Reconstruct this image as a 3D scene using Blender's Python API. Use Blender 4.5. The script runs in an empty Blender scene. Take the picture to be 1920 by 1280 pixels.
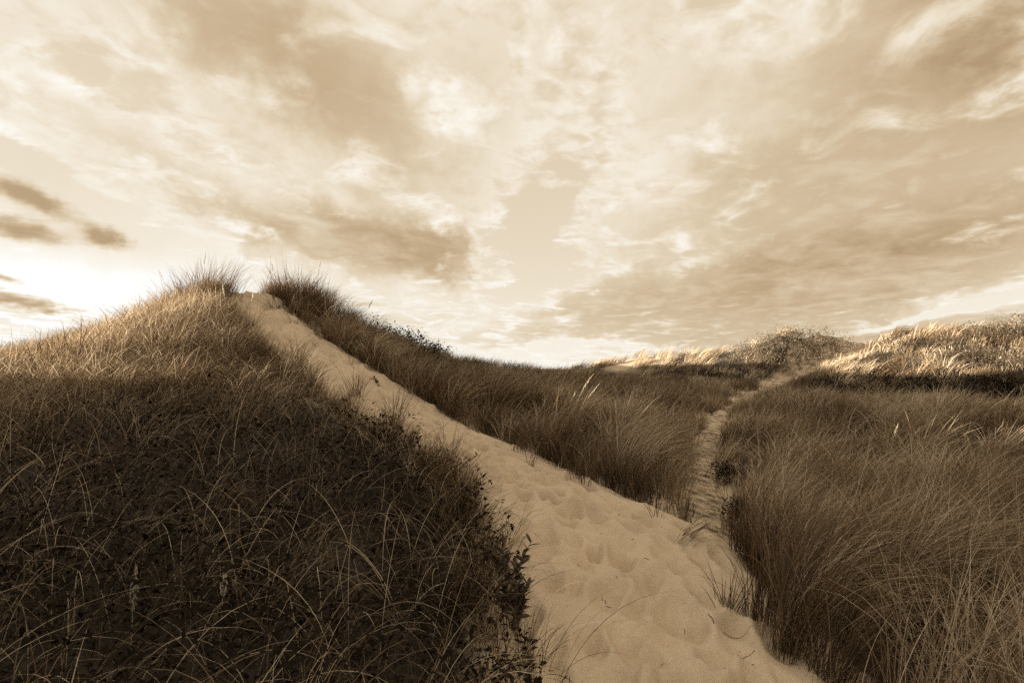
import bpy, math, random
import numpy as np

# ------------------------------------------------------------------ camera, sky, sun, exposure
scene = bpy.context.scene
C = scene.collection
EYE = 1.6                      # eye height above the sand where the photographer stands
F = 1067.0                     # focal length in photo pixels (20 mm on full frame)
HX, HY = 960.0, 690.0          # where straight ahead / the horizon falls in the photo

cam_d = bpy.data.cameras.new("camera")
cam = bpy.data.objects.new("camera", cam_d)
C.objects.link(cam)
cam.location = (0, 0, EYE)
cam.rotation_euler = (math.radians(90), 0, 0)
cam_d.sensor_width = 36.0
cam_d.lens = 36.0 * F / 1920.0
cam_d.shift_y = (HY - 640.0) / 1920.0
cam_d.clip_start = 0.05
cam_d.clip_end = 12000
scene.camera = cam

SUN_AZ = math.radians(-98)     # left of straight ahead (+Y)
SUN_EL = math.radians(4.9)
SUN_DIR = (math.sin(SUN_AZ) * math.cos(SUN_EL), math.cos(SUN_AZ) * math.cos(SUN_EL), math.sin(SUN_EL))

scene.view_settings.view_transform = 'Standard'
scene.view_settings.look = 'None'
scene.view_settings.exposure = 2.3
scene.view_settings.gamma = 1.0
scene.view_settings.use_curve_mapping = False


def lin(c):
    return tuple(((v / 255) / 12.92 if v <= 10 else (((v / 255) + 0.055) / 1.055) ** 2.4) for v in c)


class NT:
    """small helper for node trees"""
    def __init__(self, tree):
        self.t = tree
        tree.nodes.clear()

    def n(self, typ, **kw):
        nd = self.t.nodes.new(typ)
        for k, v in kw.items():
            setattr(nd, k, v)
        return nd

    def link(self, a, b):
        self.t.links.new(a, b)

    def put(self, sock, v):
        if isinstance(v, (int, float)):
            sock.default_value = v
        elif isinstance(v, tuple):
            sock.default_value = v
        else:
            self.link(v, sock)

    def m(self, op, a, b=0.0, c=0.0, clamp=False):
        nd = self.n('ShaderNodeMath', operation=op, use_clamp=clamp)
        self.put(nd.inputs[0], a); self.put(nd.inputs[1], b); self.put(nd.inputs[2], c)
        return nd.outputs[0]

    def vm(self, op, a, b=(0, 0, 0)):
        nd = self.n('ShaderNodeVectorMath', operation=op)
        self.put(nd.inputs[0], a); self.put(nd.inputs[1], b)
        return nd.outputs['Value'] if op in ('DOT_PRODUCT', 'LENGTH') else nd.outputs[0]

    def sstep(self, v, lo, hi, a=0.0, b=1.0):
        nd = self.n('ShaderNodeMapRange', interpolation_type='SMOOTHSTEP')
        self.put(nd.inputs[0], v)
        nd.inputs[1].default_value = lo; nd.inputs[2].default_value = hi
        self.put(nd.inputs[3], a); self.put(nd.inputs[4], b)
        return nd.outputs[0]

    def mixf(self, f, a, b):
        nd = self.n('ShaderNodeMix', data_type='FLOAT')
        self.put(nd.inputs[0], f); self.put(nd.inputs[2], a); self.put(nd.inputs[3], b)
        return nd.outputs[0]

    def mixc(self, f, a, b, blend='MIX'):
        nd = self.n('ShaderNodeMix', data_type='RGBA', blend_type=blend)
        self.put(nd.inputs[0], f)
        self.put(nd.inputs[6], a if not (isinstance(a, tuple) and len(a) == 3) else a + (1,))
        self.put(nd.inputs[7], b if not (isinstance(b, tuple) and len(b) == 3) else b + (1,))
        return nd.outputs[2]

    def noise(self, vec, scale, detail=4, rough=0.5, dist=0.0, lac=2.0):
        nd = self.n('ShaderNodeTexNoise')
        if vec is not None:
            self.link(vec, nd.inputs['Vector'])
        nd.inputs['Scale'].default_value = scale
        nd.inputs['Detail'].default_value = detail
        nd.inputs['Roughness'].default_value = rough
        nd.inputs['Distortion'].default_value = dist
        nd.inputs['Lacunarity'].default_value = lac
        return nd

    def ramp(self, f, stops):
        nd = self.n('ShaderNodeValToRGB')
        e = nd.color_ramp.elements
        while len(e) < len(stops):
            e.new(0.5)
        for el, (p, c) in zip(e, stops):
            el.position = p; el.color = tuple(c[:3]) + (1,)
        self.put(nd.inputs[0], f)
        return nd.outputs[0]


# ---- world: sky texture + procedural cloud layer, toned like the photographic print
world = bpy.data.worlds.new("World")
scene.world = world
world.use_nodes = True
W = NT(world.node_tree)
sky = W.n('ShaderNodeTexSky', sky_type='NISHITA')
sky.sun_disc = False
sky.sun_elevation = SUN_EL
sky.sun_rotation = SUN_AZ
sky.air_density = 1.0
sky.dust_density = 2.0
bw = W.n('ShaderNodeRGBToBW'); W.link(sky.outputs[0], bw.inputs[0])
tc = W.n('ShaderNodeTexCoord')
d = W.vm('NORMALIZE', tc.outputs['Generated'])
sx = W.n('ShaderNodeSeparateXYZ'); W.link(d, sx.inputs[0])
dx, dy, dz = sx.outputs
az = W.m('ARCTAN2', dx, dy)
el = W.m('ARCSINE', dz)
zc = W.m('ADD', W.m('MAXIMUM', dz, 0.0), 0.13)
plane = W.n('ShaderNodeCombineXYZ')
W.link(W.m('DIVIDE', dx, zc), plane.inputs[0]); W.link(W.m('DIVIDE', dy, zc), plane.inputs[1])
P = plane.outputs[0]                                    # point on the cloud layer
streak = W.n('ShaderNodeMapping'); W.link(P, streak.inputs[0])
streak.inputs['Rotation'].default_value = (0, 0, math.radians(-8))
streak.inputs['Scale'].default_value = (1.0, 0.62, 1.0)
PS = streak.outputs[0]
n_big = W.noise(PS, 1.35, 7, 0.52, 0.5)                  # cloud masses
PM = W.vm('MULTIPLY', PS, (1.0, 1.35, 1.0))
n_mid = W.noise(PM, 3.9, 7, 0.56, 0.5)                 # lumps
n_fine = W.noise(P, 11.0, 5, 0.58, 0.4)                  # frayed edges
warp = W.noise(d, 6.0, 7, 0.66, 0.2)
wsep = W.n('ShaderNodeSeparateColor'); W.link(warp.outputs['Color'], wsep.inputs[0])
azw = W.m('ADD', az, W.m('MULTIPLY', W.m('SUBTRACT', wsep.outputs[0], 0.5), 0.30))
elw = W.m('ADD', el, W.m('MULTIPLY', W.m('SUBTRACT', wsep.outputs[1], 0.5), 0.15))


azs = W.m('ADD', az, W.m('MULTIPLY', W.m('SUBTRACT', wsep.outputs[0], 0.5), 0.11))
els = W.m('ADD', el, W.m('MULTIPLY', W.m('SUBTRACT', wsep.outputs[1], 0.5), 0.05))


def blob(px, py, a, b, rot, w, hard=1.0, neat=False):
    """an elliptic cloud (or gap) at a compass bearing and height; a, b, rot as seen in photo pixels"""
    return (px, py, a, b, rot, w, hard, neat)


def total(items):
    s = 0.0
    for px, py, a, b, rot, w, hard, neat in items:
        u, v = (px - HX) / F, (HY - py) / F
        ln = math.sqrt(1 + u * u + v * v)
        az0 = math.atan2(u, 1.0); el0 = math.asin(v / ln)
        ka = F * (1 + u * u); ke = F * math.sqrt(1 + u * u) * (1 + v * v)
        cr, sr = math.cos(math.radians(rot)), math.sin(math.radians(rot))
        A, E = (azs, els) if neat else (azw, elw)
        p = W.m('MULTIPLY_ADD', A, cr * ka / a, W.m('MULTIPLY_ADD', E, sr * ke / a, -(cr * ka * az0 + sr * ke * el0) / a))
        q = W.m('MULTIPLY_ADD', A, -sr * ka / b, W.m('MULTIPLY_ADD', E, cr * ke / b, (sr * ka * az0 - cr * ke * el0) / b))
        r2 = W.m('MULTIPLY_ADD', p, p, W.m('MULTIPLY', q, q))
        if hard != 1.0:
            r2 = W.m('POWER', r2, hard)
        s = W.m('MULTIPLY_ADD', W.m('POWER', math.exp(-1), r2), w, s)
    return s


# how much cloud stands where
cover = total([
    blob(560, 120, 360, 170, -25, 0.55, 1.4),
    blob(230, 255, 330, 50, -24, 0.35),
    blob(700, 450, 230, 58, -7, 0.80, 1.6),
    blob(480, 380, 150, 40, -22, 0.22),
    blob(1640, 260, 480, 330, 8, 0.55, 1.4),
    blob(1420, 545, 520, 75, 8, 0.60, 1.8),
    blob(1150, 330, 130, 110, 40, 0.15),
    blob(975, 420, 105, 60, 60, -0.60, 1.0),
    blob(1010, 500, 90, 50, 20, -0.45),
    blob(150, 375, 330, 34, -27, -0.60, 1.0, True),
    blob(1760, 590, 180, 6, 9, -1.0, 1.0, True),
    blob(1860, 562, 130, 5, 9, -0.8, 1.0, True),
    blob(150, 510, 420, 50, 0, -0.60),
    blob(1000, 668, 260, 12, 0, -0.5),
    blob(1790, 622, 300, 17, 5, 1.0, 1.2, True),
    blob(1450, 630, 330, 26, 4, 0.45),
])
# where the sun behind them makes the cloud glow, where it is thick and dull, and where lens corners darken
shine = total([
    blob(1085, 150, 75, 130, 15, 0.42),
    blob(800, 155, 40, 34, -20, 0.36),
    blob(1150, 345, 110, 70, 35, 0.22),
    blob(430, 340, 330, 40, -22, 0.25),
    blob(200, 500, 480, 70, -6, 0.25),
    blob(60, 130, 160, 60, -20, 0.20),
    blob(930, 270, 120, 50, -30, 0.16),
    blob(1320, 250, 140, 60, 20, 0.14),
    blob(520, 110, 300, 130, -25, -0.05),
    blob(1900, 30, 260, 170, -30, -0.24),  # corner darkening of the lens put into the cloud tone
    blob(0, 0, 200, 120, 30, -0.08),  # lens falloff painted here too, more faintly
    blob(1250, 40, 160, 60, 10, -0.10),
    blob(730, 458, 190, 40, -7, -0.11),
    blob(1600, 480, 420, 60, 10, -0.07),
])
nb = W.m('SUBTRACT', n_big.outputs[0], 0.5)
nm = W.m('SUBTRACT', n_mid.outputs[0], 0.5)
nf = W.m('SUBTRACT', n_fine.outputs[0], 0.5)
tex = W.m('ADD', W.m('MULTIPLY', nb, 1.4), W.m('ADD', W.m('MULTIPLY', nm, 1.5), W.m('MULTIPLY', nf, 0.65)))
D = W.m('ADD', W.m('ADD', cover, tex), 0.30)
alpha = W.sstep(D, 0.0, 0.45)
thick = W.sstep(D, 0.12, 0.95)
sunw = W.m('MAXIMUM', W.vm('DOT_PRODUCT', d, SUN_DIR), 0.0)
glow = W.m('POWER', sunw, 3.0)
low = W.m('EXPONENT', W.m('MULTIPLY', W.m('MAXIMUM', dz, 0.0), -8.0))
L_sky = W.m('ADD', W.m('MULTIPLY', bw.outputs[0], 0.05),
            W.m('ADD', 0.565, W.m('ADD', W.m('MULTIPLY', glow, 0.25), W.m('MULTIPLY', low, 0.34))))
haze_glow = total([blob(60, 565, 520, 95, 0, 0.30), blob(420, 430, 260, 110, -20, 0.10)])
L_sky = W.m('ADD', L_sky, haze_glow)
L_rim = W.m('ADD', 0.94, W.m('ADD', W.m('MULTIPLY', glow, 0.36), W.m('MULTIPLY', low, 0.10)))
L_core = W.m('ADD', W.m('ADD', 0.475, shine),
             W.m('ADD', W.m('MULTIPLY', nb, 0.40), W.m('ADD', W.m('MULTIPLY', nm, 0.50), W.m('MULTIPLY', nf, 0.16))))
L_core = W.m('ADD', L_core, W.m('MULTIPLY', low, 0.10))
billow = W.m('ADD', W.m('MULTIPLY', W.m('ABSOLUTE', nm), 1.3), W.m('MULTIPLY', nf, 0.45))
L_rim = W.m('ADD', L_rim, W.m('SUBTRACT', billow, 0.13))
L_cloud = W.mixf(thick, L_rim, L_core)
L = W.m('MAXIMUM', W.mixf(alpha, L_sky, L_cloud), 0.08)
# a few low scraps of dark cloud in front of the bright layer
scraps = total([
    blob(40, 366, 115, 26, -7, 1.05, 1.0, True), blob(28, 428, 110, 24, -2, 1.05, 1.0, True),
    blob(197, 441, 52, 22, -14, 0.95, 1.0, True), blob(40, 568, 130, 17, -7, 0.95, 1.0, True),
    blob(5, 522, 40, 11, -9, 0.8, 1.0, True), blob(700, 572, 40, 8, -6, 0.5, 1.0, True)])
sc = W.sstep(W.m('ADD', scraps, W.m('ADD', W.m('MULTIPLY', nm, 0.7), W.m('MULTIPLY', nf, 0.7))), 0.14, 1.05)
L = W.mixf(W.m('MULTIPLY', sc, 0.9), L, 0.32)
SEPIA = [(0, 0, 0), (60, 42, 24), (112, 86, 58), (165, 136, 101), (200, 176, 143), (222, 204, 175),
         (240, 228, 208), (251, 245, 233), (255, 254, 250)]
stops = []
for c in SEPIA:
    l = lin(c)
    stops.append((0.2126 * l[0] + 0.7152 * l[1] + 0.0722 * l[2], l))
stops[-1] = (1.0, stops[-1][1])
toned = W.ramp(L, stops)
over = W.m('MAXIMUM', L, 1.0)                            # keep what is brighter than paper white
hot = W.vm('SCALE', toned); hot_node = hot.node
W.link(W.m('MULTIPLY', over, 4.06), hot_node.inputs['Scale'])
bg = W.n('ShaderNodeBackground')
W.link(hot, bg.inputs[0]); bg.inputs[1].default_value = 0.05
world.cycles.sampling_method = 'MANUAL'
world.cycles.sample_map_resolution = 256
wo = W.n('ShaderNodeOutputWorld'); W.link(bg.outputs[0], wo.inputs[0])

sun_d = bpy.data.lights.new("sun", 'SUN')
sun_d.energy = 5.0
sun_d.angle = math.radians(0.5)
sun_d.color = (1.0, 0.90, 0.76)
sun = bpy.data.objects.new("sun", sun_d)
C.objects.link(sun)
from mathutils import Vector
sun.rotation_euler = Vector(SUN_DIR).to_track_quat('Z', 'Y').to_euler()

scene.cycles.max_bounces = 3
scene.cycles.diffuse_bounces = 2
scene.cycles.glossy_bounces = 1
scene.cycles.transmission_bounces = 2
scene.cycles.transparent_max_bounces = 4
scene.cycles.use_denoising = False
scene.cycles.sample_clamp_indirect = 4.0

# ------------------------------------------------------------------ helpers
rng = np.random.default_rng(7)
random.seed(7)


def W3(px, py, Y):
    """ground point seen at photo pixel (px, py) if it lies Y metres ahead"""
    return ((px - HX) / F * Y, Y, EYE + (HY - py) / F * Y)


def hash2(ix, iy, seed):
    n = (ix.astype(np.int64) * 374761393 + iy.astype(np.int64) * 668265263 + seed * 1442695041) & 0xffffffff
    n = ((n ^ (n >> 13)) * 1274126177) & 0xffffffff
    return ((n ^ (n >> 16)) & 0xffff) / 65535.0


def vnoise(x, y, seed=0):
    x = np.asarray(x, float); y = np.asarray(y, float)
    ix = np.floor(x); iy = np.floor(y)
    fx = x - ix; fy = y - iy
    fx = fx * fx * (3 - 2 * fx); fy = fy * fy * (3 - 2 * fy)
    a = hash2(ix, iy, seed); b = hash2(ix + 1, iy, seed)
    c = hash2(ix, iy + 1, seed); e = hash2(ix + 1, iy + 1, seed)
    return (a * (1 - fx) + b * fx) * (1 - fy) + (c * (1 - fx) + e * fx) * fy - 0.5


def fbm(x, y, seed=0, octs=3):
    s = 0; a = 1.0
    for o in range(octs):
        s = s + a * vnoise(x * 2 ** o + 17.3 * o, y * 2 ** o + 5.1 * o, seed + o)
        a *= 0.5
    return s


def mesh_obj(name, V, polys, mat, parent=None, attrs=None, smooth=True):
    """V (n,3); polys: list of int arrays (k, nverts)"""
    me = bpy.data.meshes.new(name)
    V = np.ascontiguousarray(V, dtype=np.float32)
    me.vertices.add(len(V)); me.vertices.foreach_set('co', V.ravel())
    loops = np.concatenate([p.ravel() for p in polys]).astype(np.int32)
    sizes = np.concatenate([np.full(len(p), p.shape[1]) for p in polys]).astype(np.int32)
    starts = np.concatenate([[0], np.cumsum(sizes)[:-1]]).astype(np.int32)
    me.loops.add(len(loops)); me.loops.foreach_set('vertex_index', loops)
    me.polygons.add(len(sizes)); me.polygons.foreach_set('loop_start', starts)
    if attrs:
        for k, a in attrs.items():
            at = me.attributes.new(k, 'FLOAT', 'POINT')
            at.data.foreach_set('value', np.ascontiguousarray(a, dtype=np.float32))
    me.update(calc_edges=True)
    me.validate()
    if not smooth:
        me.shade_flat()
    me.materials.append(mat)
    o = bpy.data.objects.new(name, me)
    C.objects.link(o)
    if parent is not None:
        o.parent = parent
    return o


def tag(o, label=None, cat=None, group=None, kind=None):
    if label: o['label'] = label
    if cat: o['category'] = cat
    if group: o['group'] = group
    if kind: o['kind'] = kind
    return o


def empty(name, loc):
    o = bpy.data.objects.new(name, None)
    o.empty_display_size = 0.1
    o.location = loc
    C.objects.link(o)
    return o


# ------------------------------------------------------------------ the lie of the land
LEFT = [(-0.25, -2.0, EYE - 1.60), (-0.10, 0.6, EYE - 1.58)] + [W3(*p) for p in [
    (1035, 1280, 2.75), (1012, 1200, 3.1), (985, 1100, 3.6), (940, 1000, 4.3), (905, 930, 4.95), (850, 882, 5.6),
    (735, 820, 6.75), (650, 768, 7.7), (578, 722, 8.6), (520, 680, 9.6), (476, 642, 10.6), (452, 602, 11.7), (432, 570, 12.9)]] \
    + [(-7.75, 15.2, EYE + 1.78), (-9.6, 18.2, EYE + 1.1)]
RIGHT = [(1.4, -2.0, EYE - 1.64), (1.5, 0.6, EYE - 1.62)] + [W3(*p) for p in [
    (1545, 1280, 2.9), (1445, 1175, 3.5), (1415, 1090, 4.1), (1375, 1015, 4.75), (1260, 972, 5.1), (1170, 932, 5.65),
    (1080, 888, 6.3), (1000, 852, 7.0), (900, 812, 8.0), (840, 780, 8.8), (760, 728, 9.9), (700, 692, 10.7),
    (640, 655, 11.6), (580, 612, 12.8), (545, 583, 13.4), (505, 553, 14.3)]] \
    + [(-7.0, 15.9, EYE + 1.74), (-8.8, 18.8, EYE + 1.05)]
TRAIL = [W3(*p) for p in [
    (1335, 1012, 4.75), (1322, 940, 6.8), (1312, 890, 8.4), (1325, 840, 10.4), (1340, 795, 13.0), (1375, 762, 17.5),
    (1420, 735, 22.0), (1460, 715, 26.0), (1490, 702, 28.5), (1540, 678, 30.3), (1597, 648, 32.0)]] + [(21.5, 36.0, EYE + 0.7)]
TRAIL_HW = [0.22, 0.26, 0.20, 0.18, 0.20, 0.23, 0.27, 0.34, 0.5, 0.8, 1.0, 0.9]

CP = list(LEFT) + list(RIGHT) + list(TRAIL)
CP += [W3(*p) for p in [
    # left dune, camera side
    (0, 1280, 2.3), (350, 1280, 2.4), (700, 1280, 2.6), (0, 1000, 3.6), (350, 1000, 3.8), (650, 1000, 4.0),
    (0, 850, 4.9), (350, 845, 5.2), (600, 830, 5.9), (200, 728, 6.9), (400, 722, 7.5), (500, 725, 8.2),
    (0, 730, 7.0), (100, 682, 8.2), (200, 640, 9.6), (300, 590, 11.2), (390, 560, 13.2), (420, 600, 11.6),
    (280, 660, 8.9), (400, 660, 9.5),
    # dune right of the path top and its ridge
    (560, 568, 14.2), (620, 592, 14.8), (690, 624, 16), (760, 655, 18), (830, 680, 19), (900, 688, 21),
    (1000, 705, 25), (1100, 716, 31), (1150, 685, 42),
    (640, 632, 13.4), (800, 718, 13), (800, 695, 16), (900, 762, 10.5), (900, 722, 15), (1000, 800, 9.2),
    (1000, 745, 15), (1000, 718, 20), (1080, 832, 8.6), (1150, 875, 7.7), (1200, 765, 14), (1200, 728, 22),
    # far hills
    (1480, 637, 31), (1440, 647, 33), (1500, 642, 34), (1400, 661, 32), (1530, 635, 31.5), (1565, 640, 32.5), (1300, 667, 38), (1200, 677, 42), (1250, 672, 41), (1400, 708, 27), (1250, 713, 30), (1150, 716, 30),
    (1650, 645, 27), (1700, 639, 26), (1750, 632, 25.5), (1870, 621, 24.5), (1950, 627, 24), (2080, 642, 24),
    (1600, 722, 22), (1750, 738, 19), (1900, 748, 18), (1700, 765, 16), (1900, 800, 12.5), (1600, 805, 12.3),
    (1500, 905, 8.4), (1700, 905, 8.4), (1900, 905, 8.0), (1500, 1100, 4.6), (1750, 1100, 4.5), (1900, 1150, 4.0),
    (1700, 1280, 3.2)]]
CP += [(x, y, EYE + z) for x, y, z in [
    (0, 0, -1.6), (3, 1.0, -1.75), (6, 4, -1.7), (10, 8, -1.6), (15, 12, -1.3), (-2.5, 0.6, -1.45), (-5, 2, -1.2),
    # behind the crests, and unseen mounds raised there and at left to cast shade
    (-10, 9.5, -0.3), (-10.5, 12.5, 0.1), (-10.5, 15, 0.8), (-9.5, 22, 2.1), (-4.5, 19, 0.9), (-1, 26, -0.7),
    (-12.5, 3.4, 1.15), (-12.5, 6.4, 0.2), (-12, -1.5, 1.2), (-9, 2.2, 0.1), (-8.1, 9.2, -0.45), (-8.4, 10.5, -0.02), (-8.2, 11.5, 0.38), (-7.9, 12.6, 0.95), (-14, 30, 2.0), (-12, 31, 2.0), (-10, 34, 1.5), (-18, 24, 0.5), (-22, 31, 0.8), (-16, 17, -0.2), (-8, 37, 1.4), (-3, 40, -0.6),
    (24, 36, 0.2), (12, 46, -1.2), (33, 30, 0.9), (40, 46, -1.5), (26, 18, -0.8), (22, 8, -1.4),
    (-45, 50, -2), (0, 75, -4), (55, 60, -3), (60, 10, -2), (-40, 20, -1), (-22, 2, -0.8), (0, -15, -1.6), (30, -15, -1.7), (-22, -15, -1.5)]]
CP = np.array(CP)


def tps_phi(r2):
    return 0.5 * r2 * np.log(np.maximum(r2, 1e-9))


def fit_tps(P, lam):
    n = len(P)
    r2 = ((P[:, None, :2] - P[None, :, :2]) ** 2).sum(-1)
    K = tps_phi(r2) + lam * np.eye(n)
    Q = np.hstack([np.ones((n, 1)), P[:, :2]])
    A = np.zeros((n + 3, n + 3)); A[:n, :n] = K; A[:n, n:] = Q; A[n:, :n] = Q.T
    return np.linalg.solve(A, np.concatenate([P[:, 2], np.zeros(3)]))


TPS = fit_tps(CP, 0.05)


def height(x, y):
    x = np.asarray(x, float).ravel(); y = np.asarray(y, float).ravel()
    out = np.empty_like(x)
    n = len(CP)
    for i in range(0, len(x), 20000):
        a = x[i:i + 20000]; b = y[i:i + 20000]
        r2 = (a[:, None] - CP[None, :, 0]) ** 2 + (b[:, None] - CP[None, :, 1]) ** 2
        out[i:i + 20000] = tps_phi(r2) @ TPS[:n] + TPS[n] + TPS[n + 1] * a + TPS[n + 2] * b
    r = np.hypot(x - 4, y - 18)
    k = np.clip((r - 38) / 45, 0, 1); k = k * k * (3 - 2 * k)
    rel = np.clip((np.hypot(x, y) - 4) / 10, 0.25, 1)
    rel = rel * np.maximum(np.clip((x + 4.5) / 3.0, 0.3, 1), 2.4 * np.clip((y - 19) / 4, 0, 1) * np.clip((-4 - x) / 2, 0, 1))  # lumps added to the unseen back dune to roughen its shadow edge
    rel = rel * (1 + 2.0 * np.clip((y - 20) / 4, 0, 1) * np.clip((x - 8) / 4, 0, 1))
    out = out + rel * (0.16 * vnoise(x * 0.55, y * 0.55, 3) + 0.09 * vnoise(x * 1.4, y * 1.4, 4))
    return out * (1 - k) + (EYE - 6.0) * k


def resample(pts, n):
    p = np.array(pts); s = np.concatenate([[0], np.cumsum(np.hypot(*np.diff(p[:, :2], axis=0).T))])
    # Catmull-like smoothing through a dense cubic
    t = np.linspace(0, 1, n) * s[-1]
    q = np.stack([np.interp(t, s, p[:, k]) for k in range(2)], 1)
    for _ in range(6):
        q[1:-1] = 0.25 * q[:-2] + 0.5 * q[1:-1] + 0.25 * q[2:]
    return q


Ledge = resample(LEFT, 160)
Redge = resample(RIGHT, 160)
_tr = np.array(TRAIL)
Tmid = resample(TRAIL, 160)
_s = np.concatenate([[0], np.cumsum(np.hypot(*np.diff(_tr[:, :2], axis=0).T))])
Thw = np.interp(np.linspace(0, 1, 160) * _s[-1], _s, TRAIL_HW)
_tan = np.gradient(Tmid, axis=0); _tan /= np.linalg.norm(_tan, axis=1)[:, None]
_nor = np.stack([-_tan[:, 1], _tan[:, 0]], 1)
Tl = Tmid + _nor * Thw[:, None]; Tr = Tmid - _nor * Thw[:, None]
main_poly = np.concatenate([Ledge, Redge[::-1]])
trail_poly = np.concatenate([Tl, Tr[::-1]])


def in_poly(x, y, poly):
    res = np.zeros(len(x), bool)
    x0, y0 = poly[:, 0], poly[:, 1]
    x1, y1 = np.roll(x0, -1), np.roll(y0, -1)
    for i in range(0, len(x), 20000):
        a = x[i:i + 20000, None]; b = y[i:i + 20000, None]
        c = (y0 > b) != (y1 > b)
        xi = x0 + (b - y0) * (x1 - x0) / np.where(y1 == y0, 1e-9, y1 - y0)
        res[i:i + 20000] = (c & (a < xi)).sum(1) % 2 == 1
    return res


def edge_dist(x, y, poly):
    """signed distance to a path outline, negative inside"""
    out = np.empty(len(x))
    for i in range(0, len(x), 20000):
        d2 = (x[i:i + 20000, None] - poly[None, :, 0]) ** 2 + (y[i:i + 20000, None] - poly[None, :, 1]) ** 2
        out[i:i + 20000] = np.sqrt(d2.min(1))
    return np.where(in_poly(x, y, poly), -out, out)


def left_side(x, y):
    """True where a point lies left of the main path"""
    res = np.empty(len(x), bool)
    t = np.gradient(Ledge, axis=0)
    for i in range(0, len(x), 20000):
        a = x[i:i + 20000]; b = y[i:i + 20000]
        j = ((a[:, None] - Ledge[None, :, 0]) ** 2 + (b[:, None] - Ledge[None, :, 1]) ** 2).argmin(1)
        cr = t[j, 0] * (b - Ledge[j, 1]) - t[j, 1] * (a - Ledge[j, 0])
        res[i:i + 20000] = cr > 0
    return res


# ------------------------------------------------------------------ materials
def new_mat(name):
    m = bpy.data.materials.new(name)
    m.use_nodes = True
    return m, NT(m.node_tree)


def sand_nodes(T):
    geo = T.n('ShaderNodeNewGeometry')
    pos = geo.outputs['Position']
    n1 = T.noise(pos, 1.3, 5, 0.55)
    n2 = T.noise(pos, 240.0, 2, 0.7)
    n3 = T.noise(pos, 14.0, 5, 0.6)
    col = T.ramp(n1.outputs[0], [(0.3, (0.51, 0.395, 0.27)), (0.7, (0.60, 0.47, 0.325))])
    col = T.mixc(1.0, col, T.ramp(n2.outputs[0], [(0.30, (0.62, 0.60, 0.58)), (0.5, (1, 1, 1)), (0.72, (1.25, 1.25, 1.25))]), 'MULTIPLY')
    b1 = T.n('ShaderNodeBump'); b1.inputs['Strength'].default_value = 0.5; b1.inputs['Distance'].default_value = 0.004
    T.link(n2.outputs[0], b1.inputs['Height'])
    b2 = T.n('ShaderNodeBump'); b2.inputs['Strength'].default_value = 0.6; b2.inputs['Distance'].default_value = 0.02
    T.link(n3.outputs[0], b2.inputs['Height']); T.link(b1.outputs[0], b2.inputs['Normal'])
    return col, b2.outputs[0], n3, pos


def finish(T, col, normal=None, rough=0.95, spec=0.2):
    b = T.n('ShaderNodeBsdfPrincipled')
    T.put(b.inputs['Base Color'], col)
    b.inputs['Roughness'].default_value = rough
    b.inputs['Specular IOR Level'].default_value = spec
    if normal is not None:
        T.link(normal, b.inputs['Normal'])
    o = T.n('ShaderNodeOutputMaterial'); T.link(b.outputs[0], o.inputs[0])


M_SAND, T = new_mat('pale_sand')
col, nor, _, _ = sand_nodes(T)
finish(T, col, nor)

M_GROUND, T = new_mat('sandy_ground_with_thatch')
col, nor, n3, pos = sand_nodes(T)
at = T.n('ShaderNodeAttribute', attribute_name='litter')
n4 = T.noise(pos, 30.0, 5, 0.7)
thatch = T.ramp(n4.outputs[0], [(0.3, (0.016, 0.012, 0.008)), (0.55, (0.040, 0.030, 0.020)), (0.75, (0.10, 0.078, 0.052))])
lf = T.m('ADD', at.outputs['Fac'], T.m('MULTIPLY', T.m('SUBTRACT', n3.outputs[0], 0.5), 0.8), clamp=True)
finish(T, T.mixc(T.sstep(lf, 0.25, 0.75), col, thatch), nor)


M_TRAIL, T = new_mat('littered_sand')
col, nor, n3, pos = sand_nodes(T)
n5 = T.noise(pos, 5.0, 5, 0.7)
finish(T, T.mixc(T.sstep(n5.outputs[0], 0.42, 0.66), col, (0.11, 0.080, 0.050)), nor)


def blade_mat(name, stops, transl=0.38, gloss=0.018, rough=0.5):
    m, T = new_mat(name)
    tone = T.n('ShaderNodeAttribute', attribute_name='tone')
    tt = T.n('ShaderNodeAttribute', attribute_name='along')
    col = T.ramp(tone.outputs['Fac'], stops)
    geo = T.n('ShaderNodeNewGeometry')
    n = T.noise(geo.outputs['Position'], 40.0, 3, 0.6)
    col = T.mixc(1.0, col, T.ramp(n.outputs[0], [(0.3, (0.75, 0.75, 0.75)), (0.7, (1.2, 1.2, 1.2))]), 'MULTIPLY')
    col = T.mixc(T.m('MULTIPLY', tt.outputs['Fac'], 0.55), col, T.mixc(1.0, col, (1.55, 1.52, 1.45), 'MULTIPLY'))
    df = T.n('ShaderNodeBsdfDiffuse'); T.link(col, df.inputs[0])
    tr = T.n('ShaderNodeBsdfTranslucent'); T.link(col, tr.inputs[0])
    gl = T.n('ShaderNodeBsdfGlossy'); gl.inputs['Roughness'].default_value = rough
    gl.inputs[0].default_value = (1.0, 0.93, 0.82, 1)
    m1 = T.n('ShaderNodeMixShader'); m1.inputs[0].default_value = transl
    T.link(df.outputs[0], m1.inputs[1]); T.link(tr.outputs[0], m1.inputs[2])
    m2 = T.n('ShaderNodeMixShader'); m2.inputs[0].default_value = gloss
    T.link(m1.outputs[0], m2.inputs[1]); T.link(gl.outputs[0], m2.inputs[2])
    o = T.n('ShaderNodeOutputMaterial'); T.link(m2.outputs[0], o.inputs[0])
    return m


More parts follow.
